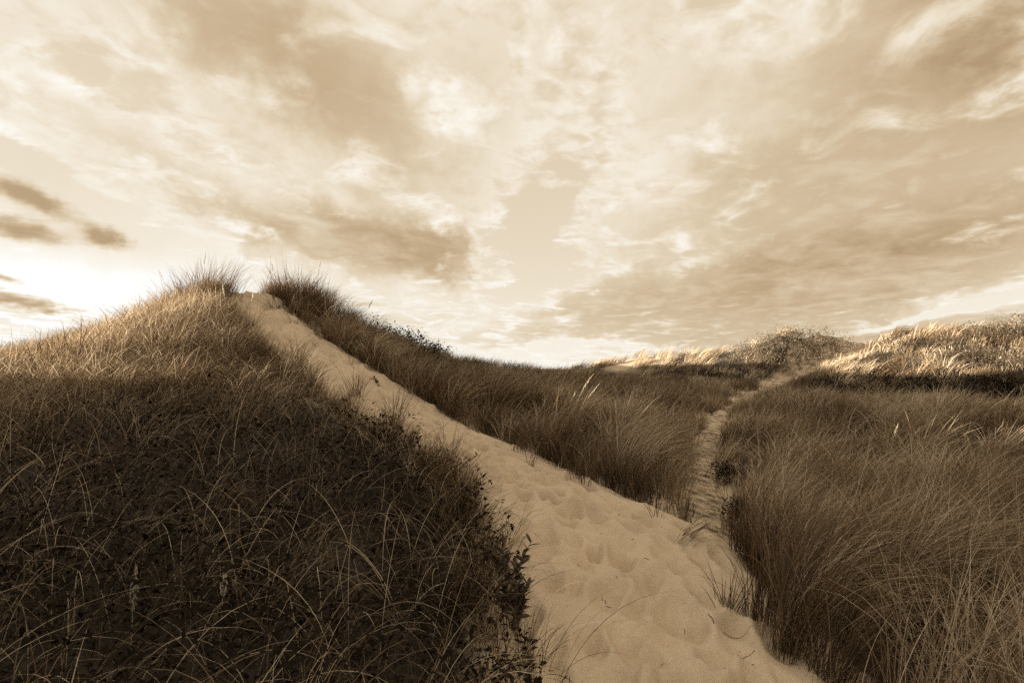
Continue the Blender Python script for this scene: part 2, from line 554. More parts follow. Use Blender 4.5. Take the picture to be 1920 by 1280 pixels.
GS = [(0.0, (0.013, 0.0078, 0.004)), (0.35, (0.086, 0.051, 0.025)), (0.7, (0.205, 0.138, 0.076)), (1.0, (0.48, 0.385, 0.27))]
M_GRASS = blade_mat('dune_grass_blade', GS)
M_DARKLEAF = blade_mat('dark_leaf', [(0.0, (0.006, 0.004, 0.0025)), (0.5, (0.013, 0.009, 0.0055)), (1.0, (0.045, 0.032, 0.019))], 0.2, 0.006, 0.6)  # dark leaves, taken near black to carry the near face's shade
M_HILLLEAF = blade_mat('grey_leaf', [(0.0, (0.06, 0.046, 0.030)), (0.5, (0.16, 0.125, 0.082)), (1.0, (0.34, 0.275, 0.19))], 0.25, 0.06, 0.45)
M_STEM = blade_mat('woody_stem', [(0.0, (0.05, 0.037, 0.024)), (1.0, (0.16, 0.12, 0.08))], 0.0, 0.03, 0.6)
M_PLANT = blade_mat('broad_leaf', [(0.0, (0.018, 0.012, 0.007)), (1.0, (0.055, 0.038, 0.022))], 0.2, 0.03, 0.35)
M_STRAW = blade_mat('bleached_straw', [(0.0, (0.30, 0.24, 0.165)), (1.0, (0.62, 0.53, 0.40))], 0.3, 0.08, 0.4)

# ------------------------------------------------------------------ ground sheet and sandy paths
n = 400
a = math.asinh(4000 / 7.0)
g = np.sinh(np.linspace(-a, a, n)) * 7.0
gx, gy = np.meshgrid(g + 1.0, g + 9.0, indexing='xy')
X = gx.ravel(); Y = gy.ravel()
Z = height(X, Y)
near = (np.abs(X) < 40) & (np.abs(Y) < 60)
dm = np.full(len(X), 9.0); dt = np.full(len(X), 9.0)
dm[near] = edge_dist(X[near], Y[near], main_poly)
dt[near] = edge_dist(X[near], Y[near], trail_poly)
dmin = np.minimum(dm, dt)
Z = Z - np.maximum(0.22 * np.clip((0.22 - dm) / 0.4, 0, 1), 0.14 * np.clip((0.14 - dt) / 0.3, 0, 1))
px_ = HX + F * X / np.maximum(Y, 0.3)
bare = np.clip(1 - np.hypot((px_ - 1190) / 90, (Y - 39) / 7), 0, 1) * (Y > 28)
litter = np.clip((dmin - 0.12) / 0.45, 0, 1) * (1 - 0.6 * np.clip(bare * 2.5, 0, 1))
idx = np.arange(n * n).reshape(n, n)
q = np.stack([idx[:-1, :-1], idx[:-1, 1:], idx[1:, 1:], idx[1:, :-1]], -1).reshape(-1, 4)
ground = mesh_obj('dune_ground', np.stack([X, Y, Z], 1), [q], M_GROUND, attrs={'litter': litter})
tag(ground, 'rolling sandy dune ground under the grass', kind='structure')


def strip(name, A, B, rows, cols, detail, label, over=0.10, mat=None):
    """path surface between outlines A and B; rows is a warped 0..1 list"""
    u = np.linspace(0, 1, len(A))
    a_ = np.stack([np.interp(rows, u, A[:, k]) for k in range(2)], 1)
    b_ = np.stack([np.interp(rows, u, B[:, k]) for k in range(2)], 1)
    t = np.linspace(-over, 1 + over, cols)
    xy = a_[:, None, :] * (1 - t)[None, :, None] + b_[:, None, :] * t[None, :, None]
    x = xy[..., 0].ravel(); y = xy[..., 1].ravel()
    z = height(x, y)
    tt = np.tile(t, len(rows))
    rim = np.clip((np.abs(tt - 0.5) - 0.5) / over, 0, 1)
    z = z + detail(x, y) * (1 - rim) - 0.13 * rim ** 2 + 0.004
    if mat is not None:                                     # its mouth dips under the sand of the main path
        z = z - 0.16 * np.repeat(np.clip(1 - np.asarray(rows) / 0.03, 0, 1), cols)
    R, Cc = len(rows), cols
    ix = np.arange(R * Cc).reshape(R, Cc)
    q = np.stack([ix[:-1, :-1], ix[:-1, 1:], ix[1:, 1:], ix[1:, :-1]], -1).reshape(-1, 4)
    o = mesh_obj(name, np.stack([x, y, z], 1), [q], mat or M_SAND)
    return tag(o, label, kind='structure')


# old, wind-softened footprints
stamps = []
for k in range(1150):
    u = rng.uniform(0.14, 1.0)
    t = 0.5 + rng.normal() * 0.26
    i = u * 158; j = int(i)
    pa = Ledge[j] + (Ledge[j + 1] - Ledge[j]) * (i - j); pb = Redge[j] + (Redge[j + 1] - Redge[j]) * (i - j)
    tg = Ledge[j + 1] - Ledge[j] + Redge[j + 1] - Redge[j]
    stamps.append((*(pa * (1 - t) + pb * t), math.atan2(tg[1], tg[0]) + rng.normal() * 0.35,
                   rng.uniform(0.08, 0.16), rng.uniform(0.055, 0.10), rng.uniform(0.022, 0.062)))


def prints(x, y):
    zz = 0.03 * vnoise(x * 2.3, y * 2.3, 21) + 0.03 * vnoise(x * 5.1, y * 5.1, 22) + 0.006 * vnoise(x * 13, y * 13, 23)
    xo = x + 0.03 * vnoise(x * 6, y * 6, 31); yo = y + 0.03 * vnoise(x * 6, y * 6, 32)
    for sx_, sy_, r, a_, b_, dp in stamps:
        m = (np.abs(x - sx_) < 0.7) & (np.abs(y - sy_) < 0.7)
        if not m.any():
            continue
        dx_ = xo[m] - sx_; dy_ = yo[m] - sy_
        p = (dx_ * math.cos(r) + dy_ * math.sin(r)) / a_
        q_ = (-dx_ * math.sin(r) + dy_ * math.cos(r)) / b_
        r2 = p * p + q_ * q_
        zz[m] += dp * (-np.exp(-r2 ** 1.3) + 0.45 * np.exp(-((np.sqrt(r2) - 1.35) / 0.38) ** 2) * (0.6 + 0.4 * p))
    return zz


rows = np.concatenate([np.linspace(0, 0.10, 16, endpoint=False), np.linspace(0.10, 0.45, 330, endpoint=False),
                       np.linspace(0.45, 1.0, 210)])
sand_path = strip('sand_path', Ledge, Redge, rows, 100, prints, 'wide pale sand path with old footprints climbing the dune')
trail = strip('narrow_footpath', Tl, Tr, np.linspace(0, 1, 240), 16,
              lambda x, y: 0.07 * vnoise(x * 1.1, y * 1.1, 41) + 0.012 * vnoise(x * 4, y * 4, 42),
              'narrow sandy footpath winding through the hollow to the far hills', mat=M_TRAIL)


# ------------------------------------------------------------------ grass
def blades(root, Lh, Wd, azm, tilt, bend, segs, tone, curl=None, twist=None):
    """arching tapered blades; returns verts, polys, attrs"""
    N = len(root)
    if curl is None: curl = rng.normal(0, 0.25, N)
    if twist is None: twist = rng.uniform(-0.9, 0.9, N)
    V = np.empty((N, 2 * segs + 1, 3)); AL = np.empty((N, 2 * segs + 1))
    p = root.copy()
    for k in range(segs + 1):
        t = k / segs
        az_ = azm + curl * t
        w = Wd * (0.75 + 0.5 * t) * (1 - t ** 2.2) if k else Wd * 0.7
        sa = az_ + twist * (0.4 + t)
        side = np.stack([-np.sin(sa), np.cos(sa), 0.25 * np.sin(3 * twist)], 1)
        if k < segs:
            V[:, 2 * k] = p - side * (w * 0.5)[:, None]
            V[:, 2 * k + 1] = p + side * (w * 0.5)[:, None]
            AL[:, 2 * k] = t; AL[:, 2 * k + 1] = t
            tm = (k + 0.5) / segs
            th = tilt + bend * tm ** 1.4
            az_ = azm + curl * tm
            st = Lh / segs
            p = p + np.stack([np.sin(th) * np.cos(az_) * st, np.sin(th) * np.sin(az_) * st, np.cos(th) * st], 1)
        else:
            V[:, 2 * k] = p; AL[:, 2 * k] = 1
    nv = 2 * segs + 1
    base = (np.arange(N) * nv)[:, None]
    polys = []
    for k in range(segs - 1):
        polys.append(base + np.array([2 * k, 2 * k + 1, 2 * k + 3, 2 * k + 2])[None])
    polys.append(base + np.array([2 * segs - 2, 2 * segs - 1, 2 * segs])[None])
    return V.reshape(-1, 3), polys, np.repeat(tone, nv), AL.ravel()


def visible(x, y, margin=1.0):
    return (y > 1.2) & (np.abs(x) < y * 0.98 + 1.2 * margin)


def ground_at(px, py, lo=1.5, hi=45.0):
    """the first bit of ground met along the line of sight through a photo pixel"""
    Ys = np.arange(lo, hi, 0.02)
    g_ = height((px - HX) / F * Ys, Ys)
    p = HY - F * (g_ - EYE) / Ys
    j = np.nonzero(p <= py)[0]
    k = j[0] if len(j) else p.argmin()
    return np.array([(px - HX) / F * Ys[k], Ys[k], g_[k]])


CLEAR = [(975, 1172, 0.20), (995, 1205, 0.14), (945, 1105, 0.10), (918, 1010, 0.13), (893, 940, 0.13), (846, 885, 0.12), (790, 872, 0.16)]
CLEAR = [(*ground_at(px, py)[:2], r_) for px, py, r_ in CLEAR]     # room round the broad leaved plants at the path edge


def off_path(x, y, amp=0.16, keep_in=0.0):
    xn = x + amp * 2 * vnoise(x * 3.1, y * 3.1, 51); yn = y + amp * 2 * vnoise(x * 3.1, y * 3.1, 52)
    e1 = edge_dist(xn, yn, main_poly); e2 = edge_dist(xn + amp * vnoise(x * 1.3, y * 1.3, 53), yn, trail_poly)
    ok = (e1 > keep_in) & (e2 > keep_in)
    for cx, cy, r_ in CLEAR:
        ok &= np.hypot(x - cx, y - cy) > r_
    return ok


def add_blades(name, label, x, y, ti, nt, cx, cy, hgt, wid, segs, wind, wind_k, tilt, bend, tone, bleached=0.05,
               fan=0.6, curlk=0.25, bend_sd=0.45, mat=None, hvar=0.7, tsd=0.13, pale=0.45):
    """one mass of grass from clumped roots; blades fan out from their clump's centre and lean with the wind"""
    N = len(x)
    root = np.stack([x, y, height(x, y) - 0.03], 1)
    th_ = rng.normal(1, 0.26, nt)[ti]
    loc = 1 + hvar * fbm(x * 0.35, y * 0.35, 61)
    Lh = hgt * np.clip(th_ * loc * rng.normal(1, 0.24, N), 0.3, 1.3)
    de = edge_dist(x, y, main_poly)
    Lh = Lh * np.where(left_side(x, y) & (y < 16), np.clip(0.55 + de / 1.3, 0.5, 1), 1)
    Lh = Lh * np.clip(np.where(y > 25, 0.3, 0.46) + edge_dist(x, y, trail_poly) / np.where(y > 25, 2.4, 0.8), 0.2, 1) ** np.where(y > 25, 1.6, 1.0)
    lw = wind + 1.0 * vnoise(x * 0.3, y * 0.3, 62) + (0.35 * rng.normal(0, 1, nt))[ti]
    azr = rng.uniform(-math.pi, math.pi, N)
    ox, oy = x - cx, y - cy
    ol = np.maximum(np.hypot(ox, oy), 1e-4)
    vx = 0.7 * np.cos(azr) + fan * ox / ol + wind_k * np.cos(lw)
    vy = 0.7 * np.sin(azr) + fan * oy / ol + wind_k * np.sin(lw)
    azm = np.arctan2(vy, vx)
    tl = np.abs(rng.normal(tilt, 0.15, N))
    bd = np.clip(rng.normal(bend, bend_sd, N), 0.05, 2.7) * np.clip(Lh / hgt, 0.6, 1.3)
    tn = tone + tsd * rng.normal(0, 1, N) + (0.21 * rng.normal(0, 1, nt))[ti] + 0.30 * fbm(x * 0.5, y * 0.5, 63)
    tn = tn + 0.34 * np.clip(1 - ((y - 13.5) / 2.6) ** 2, 0, 1) * np.clip((x - 6.5) / 2, 0, 1)      # lighter band painted in, as if some sun reached it
    bl = rng.random(N) < bleached
    tn[bl] += pale
    Wd = wid * rng.uniform(0.55, 1.3, N)
    V, P_, tn_, al = blades(root, Lh, Wd, azm, tl, bd, segs, np.clip(tn, 0, 1), curl=rng.normal(0, curlk, N))
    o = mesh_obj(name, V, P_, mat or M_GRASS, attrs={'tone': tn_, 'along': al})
    tag(o, label, 'grass', 'beach grass on the dunes', 'stuff')
    print('##', label, N, 'blades', sum(len(p) * (p.shape[1] - 2) for p in P_), 'tris')
    return o


def grass_area(name, label, xr, yr, dens, cond, tuft_r, per, **kw):
    area = (xr[1] - xr[0]) * (yr[1] - yr[0])
    nt = int(area * dens / per)
    tx = rng.uniform(*xr, nt); ty = rng.uniform(*yr, nt)
    keep = visible(tx, ty) & cond(tx, ty)
    tx, ty = tx[keep], ty[keep]
    ti = np.repeat(np.arange(len(tx)), rng.poisson(per, len(tx)))
    x = tx[ti] + rng.normal(0, tuft_r, len(ti)); y = ty[ti] + rng.normal(0, tuft_r, len(ti))
    ok = off_path(x, y) & visible(x, y)
    x, y, ti = x[ok], y[ok], ti[ok]
    return add_blades(name, label, x, y, ti, len(tx), tx[ti], ty[ti], **kw)


def fringe(name, label, edge, out, u0, u1, dens, per, tuft_r, off, **kw):
    """clumps lined up along a path outline, on its outer side"""
    ln = np.hypot(*np.diff(edge, axis=0).T).sum() * (u1 - u0)
    nt = int(ln * dens / per)
    u = rng.uniform(u0, u1, nt)
    k = np.linspace(0, 1, len(edge))
    tx = np.interp(u, k, edge[:, 0]); ty = np.interp(u, k, edge[:, 1])
    tg = np.gradient(edge, axis=0); tg /= np.linalg.norm(tg, axis=1)[:, None]
    nx = np.interp(u, k, -tg[:, 1]) * out; ny = np.interp(u, k, tg[:, 0]) * out
    o = np.abs(rng.normal(off, 0.10, nt)) + 0.10 * vnoise(u * 40, u * 0, 77)
    tx = tx + nx * o; ty = ty + ny * o
    ti = np.repeat(np.arange(nt), rng.poisson(per, nt))
    x = tx[ti] + rng.normal(0, tuft_r, len(ti)); y = ty[ti] + rng.normal(0, tuft_r, len(ti))
    ok = visible(x, y) & off_path(x, y, 0.16, -0.06)
    x, y, ti = x[ok], y[ok], ti[ok]
    return add_blades(name, label, x, y, ti, nt, tx[ti], ty[ti], **kw)


is_left = lambda x, y: left_side(x, y) & (y < 16.5)
not_left = lambda x, y: ~is_left(x, y)
rr = lambda x, y: np.hypot(x, y)
PI = math.pi

# left dune: near face, shoulder, crest
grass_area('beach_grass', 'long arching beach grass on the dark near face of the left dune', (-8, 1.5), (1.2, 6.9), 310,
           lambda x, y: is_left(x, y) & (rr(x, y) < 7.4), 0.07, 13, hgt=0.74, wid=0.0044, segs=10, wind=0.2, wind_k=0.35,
           tilt=0.36, bend=1.9, tone=0.03, bleached=0.32, curlk=0.45, bend_sd=0.6, tsd=0.12, pale=0.78)  # low tone paints the face's shade into the blades; pale ones imitate sun glints
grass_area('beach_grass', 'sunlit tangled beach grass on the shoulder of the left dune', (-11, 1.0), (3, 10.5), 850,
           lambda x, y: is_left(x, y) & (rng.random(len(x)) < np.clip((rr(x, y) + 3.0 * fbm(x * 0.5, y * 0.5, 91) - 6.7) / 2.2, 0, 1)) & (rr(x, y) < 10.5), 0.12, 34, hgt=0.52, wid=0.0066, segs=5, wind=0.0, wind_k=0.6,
           tilt=0.34, bend=1.55, tone=0.62, bleached=0.12, curlk=0.4, bend_sd=0.55, tsd=0.22)  # tone raised so the shoulder looks sunlit
grass_area('beach_grass', 'tall beach grass on the crest of the left dune', (-14, -3), (6, 18), 600,
           lambda x, y: is_left(x, y) & (rr(x, y) >= 10.2) & (x > -12.5), 0.16, 50, hgt=0.62, wid=0.0085, segs=4, wind=0.2, wind_k=0.45,
           tilt=0.28, bend=1.15, tone=0.62, bleached=0.10, tsd=0.2)
fringe('beach_grass', 'spiky grass fringe hanging over the left edge of the sand path', Ledge, 1, 0.2, 0.9, 700, 40, 0.06, 0.24,
       hgt=0.50, wid=0.0048, segs=6, wind=-0.5, wind_k=0.25, tilt=0.28, bend=0.9, tone=0.30, bleached=0.04, hvar=0.5)
# right of the path
grass_area('beach_grass', 'long windswept beach grass in the right foreground', (1.2, 10.5), (1.2, 8.5), 1050,
           lambda x, y: not_left(x, y) & (rr(x, y) < 8.2), 0.11, 120, hgt=0.95, wid=0.0046, segs=7, wind=0.15, wind_k=1.2,
           tilt=0.20, bend=1.6, tone=0.66, bleached=0.06, fan=0.5, tsd=0.2)
grass_area('beach_grass', 'brown beach grass filling the hollow beside the sand path', (-7, 18), (5, 17.5), 380,
           lambda x, y: not_left(x, y) & (rr(x, y) >= 7.9) & (y < 17.5) & (rr(x, y) < 18), 0.14, 120, hgt=0.84, wid=0.0090, segs=5, wind=0.15, wind_k=0.8,
           tilt=0.22, bend=1.45, tone=0.60, bleached=0.04, tsd=0.2)
grass_area('beach_grass', 'tall pale feathery beach grass clumps beside the right edge of the sand', (1.9, 5.2), (3.6, 7.2), 800,
           lambda x, y: not_left(x, y) & (edge_dist(x, y, main_poly) < 1.9), 0.07, 75, hgt=1.05, wid=0.0048, segs=8, wind=0.1, wind_k=1.0,
           tilt=0.14, bend=1.35, tone=0.78, bleached=0.05, fan=0.4, tsd=0.16)
fringe('beach_grass', 'dark grass fringe along the right edge of the sand path', Redge, -1, 0.24, 0.93, 800, 45, 0.06, 0.14,
       hgt=0.52, wid=0.0052, segs=5, wind=0.3, wind_k=0.5, tilt=0.25, bend=0.9, tone=0.32, bleached=0.03, hvar=0.5)
grass_area('beach_grass', 'short brown beach grass at the far side of the hollow', (-9, 30), (13, 30), 200,
           lambda x, y: (not_left(x, y) | (y > 16.5)) & (rr(x, y) >= 17.7) & (y < 30) & (x > -8.5) & (rr(x - 14.0, y - 31) > 5.5)
           & ~((y < 21.5) & (y > 15.5) & (x > 0.55 * y) & (rng.random(len(x)) < 0.45)),
           0.22, 90, hgt=0.46, wid=0.014, segs=3, wind=0.1, wind_k=0.6, tilt=0.25, bend=1.0, tone=0.53, bleached=0.05, tsd=0.2)
grass_area('beach_grass', 'pale sunlit beach grass over the far hills', (0, 46), (21, 48), 52,
           lambda x, y: (x > 2) & ((y >= 30) | (rr(x - 14, y - 31) <= 5.5) | ((x > 12) & (y > 21)))
           & (rng.random(len(x)) > np.clip(2.2 - 2.2 * np.hypot((HX + F * x / y - 1190) / 90, (y - 39) / 7), 0, 0.45)),
           0.16, 60, hgt=0.92, wid=0.026, segs=5, wind=0.1, wind_k=2.0, tilt=0.40, bend=1.5, tone=0.92, bleached=0.18, tsd=0.2, hvar=1.0)  # blade tone lightened to paint in sunlight on the hills


# sparse sprigs coming up in the footpath and at the ragged margins of the sand
nt = 300
u = rng.random(nt); k_ = np.linspace(0, 1, 160)
side_ = rng.normal(0, 0.75, nt)
tx = np.interp(u, k_, Tmid[:, 0]) + np.interp(u, k_, _nor[:, 0]) * np.interp(u, k_, Thw) * side_
ty = np.interp(u, k_, Tmid[:, 1]) + np.interp(u, k_, _nor[:, 1]) * np.interp(u, k_, Thw) * side_
u = rng.uniform(0.28, 0.95, 110)
wr = (rng.random(110) < 0.5) & (u > 0.45)
ins = np.abs(rng.normal(0, 0.09, 110))
k2 = np.linspace(0, 1, 160)
ex = np.where(wr, np.interp(u, k2, Ledge[:, 0]), np.interp(u, k2, Redge[:, 0])); ey = np.where(wr, np.interp(u, k2, Ledge[:, 1]), np.interp(u, k2, Redge[:, 1]))
ox_ = np.where(wr, np.interp(u, k2, Redge[:, 0]), np.interp(u, k2, Ledge[:, 0])); oy_ = np.where(wr, np.interp(u, k2, Redge[:, 1]), np.interp(u, k2, Ledge[:, 1]))
tx = np.concatenate([tx, ex + (ox_ - ex) * ins]); ty = np.concatenate([ty, ey + (oy_ - ey) * ins])
ti = np.repeat(np.arange(len(tx)), rng.integers(3, 13, len(tx)))
x = tx[ti] + rng.normal(0, 0.03, len(ti)); y = ty[ti] + rng.normal(0, 0.03, len(ti))
ok = (y > 2.2) & (np.abs(x) < y * 1.1)
x, y, ti = x[ok], y[ok], ti[ok]
add_blades('beach_grass', 'sparse dark sprigs of grass sprouting in the footpath and sand margins', x, y, ti, len(tx), tx[ti], ty[ti], hgt=0.34, wid=0.006, segs=5,
           wind=0.2, wind_k=0.3, tilt=0.35, bend=0.7, tone=0.22, bleached=0.05, fan=0.8)


# ------------------------------------------------------------------ dark leafy undergrowth on the near face
def leaves_at(Pt, size, up, tone, narrow=0.42):
    """small folded leaves: 4 triangles each; up = how far the leaf tips upward (radians)"""
    N = len(Pt)
    az_ = rng.uniform(-PI, PI, N)
    e = up + rng.normal(0, 0.45, N)
    f = np.stack([np.cos(az_) * np.cos(e), np.sin(az_) * np.cos(e), np.sin(e)], 1)
    s_ = np.stack([-np.sin(az_), np.cos(az_), rng.normal(0, 0.35, N)], 1)
    s_ /= np.linalg.norm(s_, axis=1)[:, None]
    nn = np.cross(f, s_)
    L_ = (size * np.clip(np.exp(rng.normal(-0.1, 0.35, N)), 0.4, 1.5))[:, None]
    w = L_ * narrow * 0.5
    V = np.empty((N, 6, 3))
    V[:, 0] = Pt
    V[:, 1] = Pt + f * L_ * 0.45 + s_ * w + nn * w * 0.35
    V[:, 2] = Pt + f * L_ * 0.45 - s_ * w + nn * w * 0.35
    V[:, 3] = Pt + f * L_ * 0.5
    V[:, 4] = Pt + f * L_ - nn * L_ * 0.12
    V[:, 5] = V[:, 4]
    b = (np.arange(N) * 6)[:, None]
    polys = [b + np.array([[0, 3, 1]]), b + np.array([[0, 2, 3]]), b + np.array([[1, 3, 4]]), b + np.array([[3, 2, 4]])]
    V = V.reshape(-1, 3)
    al = np.tile([0, .4, .4, .4, .8, .8], N)
    return V, polys, np.repeat(tone, 6), al


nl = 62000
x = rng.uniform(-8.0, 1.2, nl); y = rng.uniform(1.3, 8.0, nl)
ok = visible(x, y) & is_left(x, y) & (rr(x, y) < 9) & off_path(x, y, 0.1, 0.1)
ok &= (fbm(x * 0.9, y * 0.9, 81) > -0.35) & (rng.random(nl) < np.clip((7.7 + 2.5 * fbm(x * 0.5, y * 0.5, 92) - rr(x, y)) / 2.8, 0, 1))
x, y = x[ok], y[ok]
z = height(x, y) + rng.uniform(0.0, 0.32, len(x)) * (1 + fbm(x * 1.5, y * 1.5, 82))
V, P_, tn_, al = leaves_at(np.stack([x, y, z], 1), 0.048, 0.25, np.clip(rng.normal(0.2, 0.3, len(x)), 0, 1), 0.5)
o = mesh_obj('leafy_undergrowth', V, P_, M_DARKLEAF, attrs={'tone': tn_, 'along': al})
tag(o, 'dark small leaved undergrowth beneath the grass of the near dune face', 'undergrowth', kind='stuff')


# ------------------------------------------------------------------ single plants
def tube(pts, rad, sides=6):
    """closed tapered tube through points; returns verts, polys"""
    pts = np.asarray(pts, float); n_ = len(pts)
    t = np.gradient(pts, axis=0); t /= np.maximum(np.linalg.norm(t, axis=1), 1e-9)[:, None]
    up = np.tile([0.31, 0.2, 0.93], (n_, 1))
    alt = np.abs((t * up).sum(1)) > 0.95
    up[alt] = [1, 0, 0]
    s_ = np.cross(t, up); s_ /= np.linalg.norm(s_, axis=1)[:, None]
    u_ = np.cross(s_, t)
    ang = np.linspace(0, 2 * PI, sides, endpoint=False)
    V = pts[:, None] + np.asarray(rad)[:, None, None] * (s_[:, None] * np.cos(ang)[None, :, None] + u_[:, None] * np.sin(ang)[None, :, None])
    V = V.reshape(-1, 3)
    i = np.arange(n_ - 1)[:, None] * sides; j = np.arange(sides)[None]; j2 = (j + 1) % sides
    q_ = np.stack([i + j, i + j2, i + sides + j2, i + sides + j], -1).reshape(-1, 4)
    return V, [q_, np.arange(sides)[None, ::-1], np.arange(sides)[None] + (n_ - 1) * sides]


def bend_line(base, length, az_, tilt, bend, n_=8, curl=0.0):
    p = np.array(base, float); out = [p.copy()]
    for k in range(n_):
        t = (k + 0.5) / n_
        th = tilt + bend * t ** 1.4; a_ = az_ + curl * t
        p = p + length / n_ * np.array([math.sin(th) * math.cos(a_), math.sin(th) * math.sin(a_), math.cos(th)])
        out.append(p.copy())
    return np.array(out)


def solid(name, V, P_, mat, parent=None, tone=0.5, along=0.3):
    n_ = len(V)
    return mesh_obj(name, V, P_, mat, parent, attrs={'tone': np.full(n_, tone), 'along': np.full(n_, along)})


def tuft(px, py, n_, h, label, spread=0.05, tilt=0.3, bend=0.8, wind=0.0, wind_k=0.0, wid=0.005, tone=0.25, segs=7, group=None, lo=1.5):
    b = ground_at(px, py, lo)
    off = rng.normal(0, spread, (n_, 2))
    root = np.stack([off[:, 0], off[:, 1], np.full(n_, -0.03)], 1)
    root[:, 2] += height(b[0] + off[:, 0], b[1] + off[:, 1]) - b[2]
    azr = rng.uniform(-PI, PI, n_)
    ol = np.maximum(np.hypot(off[:, 0], off[:, 1]), 1e-4)
    vx = 0.6 * np.cos(azr) + 0.8 * off[:, 0] / ol + wind_k * math.cos(wind)
    vy = 0.6 * np.sin(azr) + 0.8 * off[:, 1] / ol + wind_k * math.sin(wind)
    V, P_, tn_, al = blades(root, h * np.clip(rng.normal(0.9, 0.25, n_), 0.35, 1.4), wid * rng.uniform(0.7, 1.2, n_), np.arctan2(vy, vx),
                            np.abs(rng.normal(tilt, 0.15, n_)), np.clip(rng.normal(bend, 0.35, n_), 0.05, 2.6), segs,
                            np.clip(rng.normal(tone, 0.15, n_), 0, 1))
    o = mesh_obj('grass_tuft', V, P_, M_GRASS, attrs={'tone': tn_, 'along': al})
    o.location = b
    return tag(o, label, 'grass tuft', group)


SG = 'tufts standing on the bare sand'
tuft(1283, 1012, 34, 0.40, 'dark tuft of grass bent over flat on the sand beside the footpath mouth', 0.035, 0.75, 0.9, 0.0, 2.2, 0.0055, 0.12, group=SG)
tuft(1362, 1140, 30, 0.36, 'small upright fan of grass on the sand before the right hand clump', 0.03, 0.35, 0.35, 0.3, 0.3, 0.0055, 0.12, group=SG)
tuft(1408, 1150, 26, 0.40, 'thin grass sprig between the small fan and the big right clump', 0.03, 0.28, 0.4, 0.2, 0.4, 0.005, 0.18, group=SG)
tuft(517, 577, 40, 0.42, 'short dark grass tuft on the sand high up the path, below the crest', 0.07, 0.6, 0.5, 2.8, 0.4, 0.009, 0.08, 5, group=SG)
tuft(548, 606, 18, 0.30, 'sparse grass sprig on the sand just under the dark upper tuft', 0.05, 0.5, 0.4, 2.4, 0.6, 0.008, 0.10, 5, group=SG)
RG = 'big grass clumps along the right edge of the path'
tuft(1478, 1222, 190, 1.0, 'big clump of long grass at the lower right path edge, blades arching right', 0.055, 0.16, 1.15, 0.1, 1.0, 0.0045, 0.30, 9, RG)
tuft(1432, 1168, 130, 0.9, 'upright grass clump just behind the lower right arching clump', 0.05, 0.14, 0.95, 0.1, 0.9, 0.0045, 0.30, 9, RG)
tuft(1425, 1080, 150, 0.95, 'tall grass clump at the path bend above the small fan', 0.06, 0.14, 1.0, 0.1, 0.9, 0.0045, 0.33, 8, RG)
tuft(1560, 1275, 170, 0.85, 'low grass clump in the bottom corner where the sand leaves the picture', 0.07, 0.35, 1.3, 0.0, 1.2, 0.0045, 0.28, 9, RG)
tuft(1392, 1018, 110, 0.8, 'grass clump at the right bank of the footpath mouth', 0.07, 0.2, 0.9, 0.1, 0.7, 0.0048, 0.33, 7, RG)
tuft(1040, 862, 170, 0.95, 'pale grass clump around the tall seed stalks beside the path', 0.12, 0.16, 1.0, 0.1, 1.2, 0.006, 0.45, 6, RG)
LG = 'spiky grass clumps along the left edge of the path'
tuft(738, 800, 70, 0.55, 'spiky dark grass clump at the left path edge, halfway up', 0.05, 0.22, 0.5, 0.0, 0.2, 0.006, 0.20, 6, LG)
tuft(668, 748, 60, 0.55, 'spiky grass clump left of the path, above the halfway clump', 0.05, 0.22, 0.6, 0.0, 0.2, 0.006, 0.26, 6, LG)
tuft(560, 690, 60, 0.55, 'grass clump where the left bank pinches the path', 0.06, 0.25, 0.6, 0.0, 0.3, 0.007, 0.26, 6, LG)
tuft(468, 632, 90, 0.62, 'rounded grass clump left of the path near the top', 0.12, 0.3, 0.7, 0.2, 0.4, 0.008, 0.30, 5, LG)
tuft(845, 865, 40, 0.50, 'few tall blades at the left path edge beside the leafy weeds', 0.05, 0.25, 0.4, 0.4, 0.3, 0.005, 0.15, 7, LG)
KG = 'clumps on the dune crest against the sky'
tuft(388, 562, 620, 0.92, 'tallest spiky grass clump on the left crest against the sky', 0.30, 0.2, 0.75, 0.3, 0.3, 0.0075, 0.40, 5, KG)
tuft(335, 580, 280, 0.8, 'grass clump on the crest left of the tallest spiky clump', 0.25, 0.22, 0.6, 0.4, 0.3, 0.009, 0.48, 5, KG)
tuft(560, 570, 460, 0.9, 'bushy grass clump crowning the dune right of the path top', 0.28, 0.22, 0.45, 1.2, 0.1, 0.009, 0.30, 5, KG)
tuft(600, 585, 260, 0.75, 'darker grass clump right of the bushy crowning clump', 0.25, 0.22, 0.5, 0.6, 0.2, 0.009, 0.22, 5, KG)


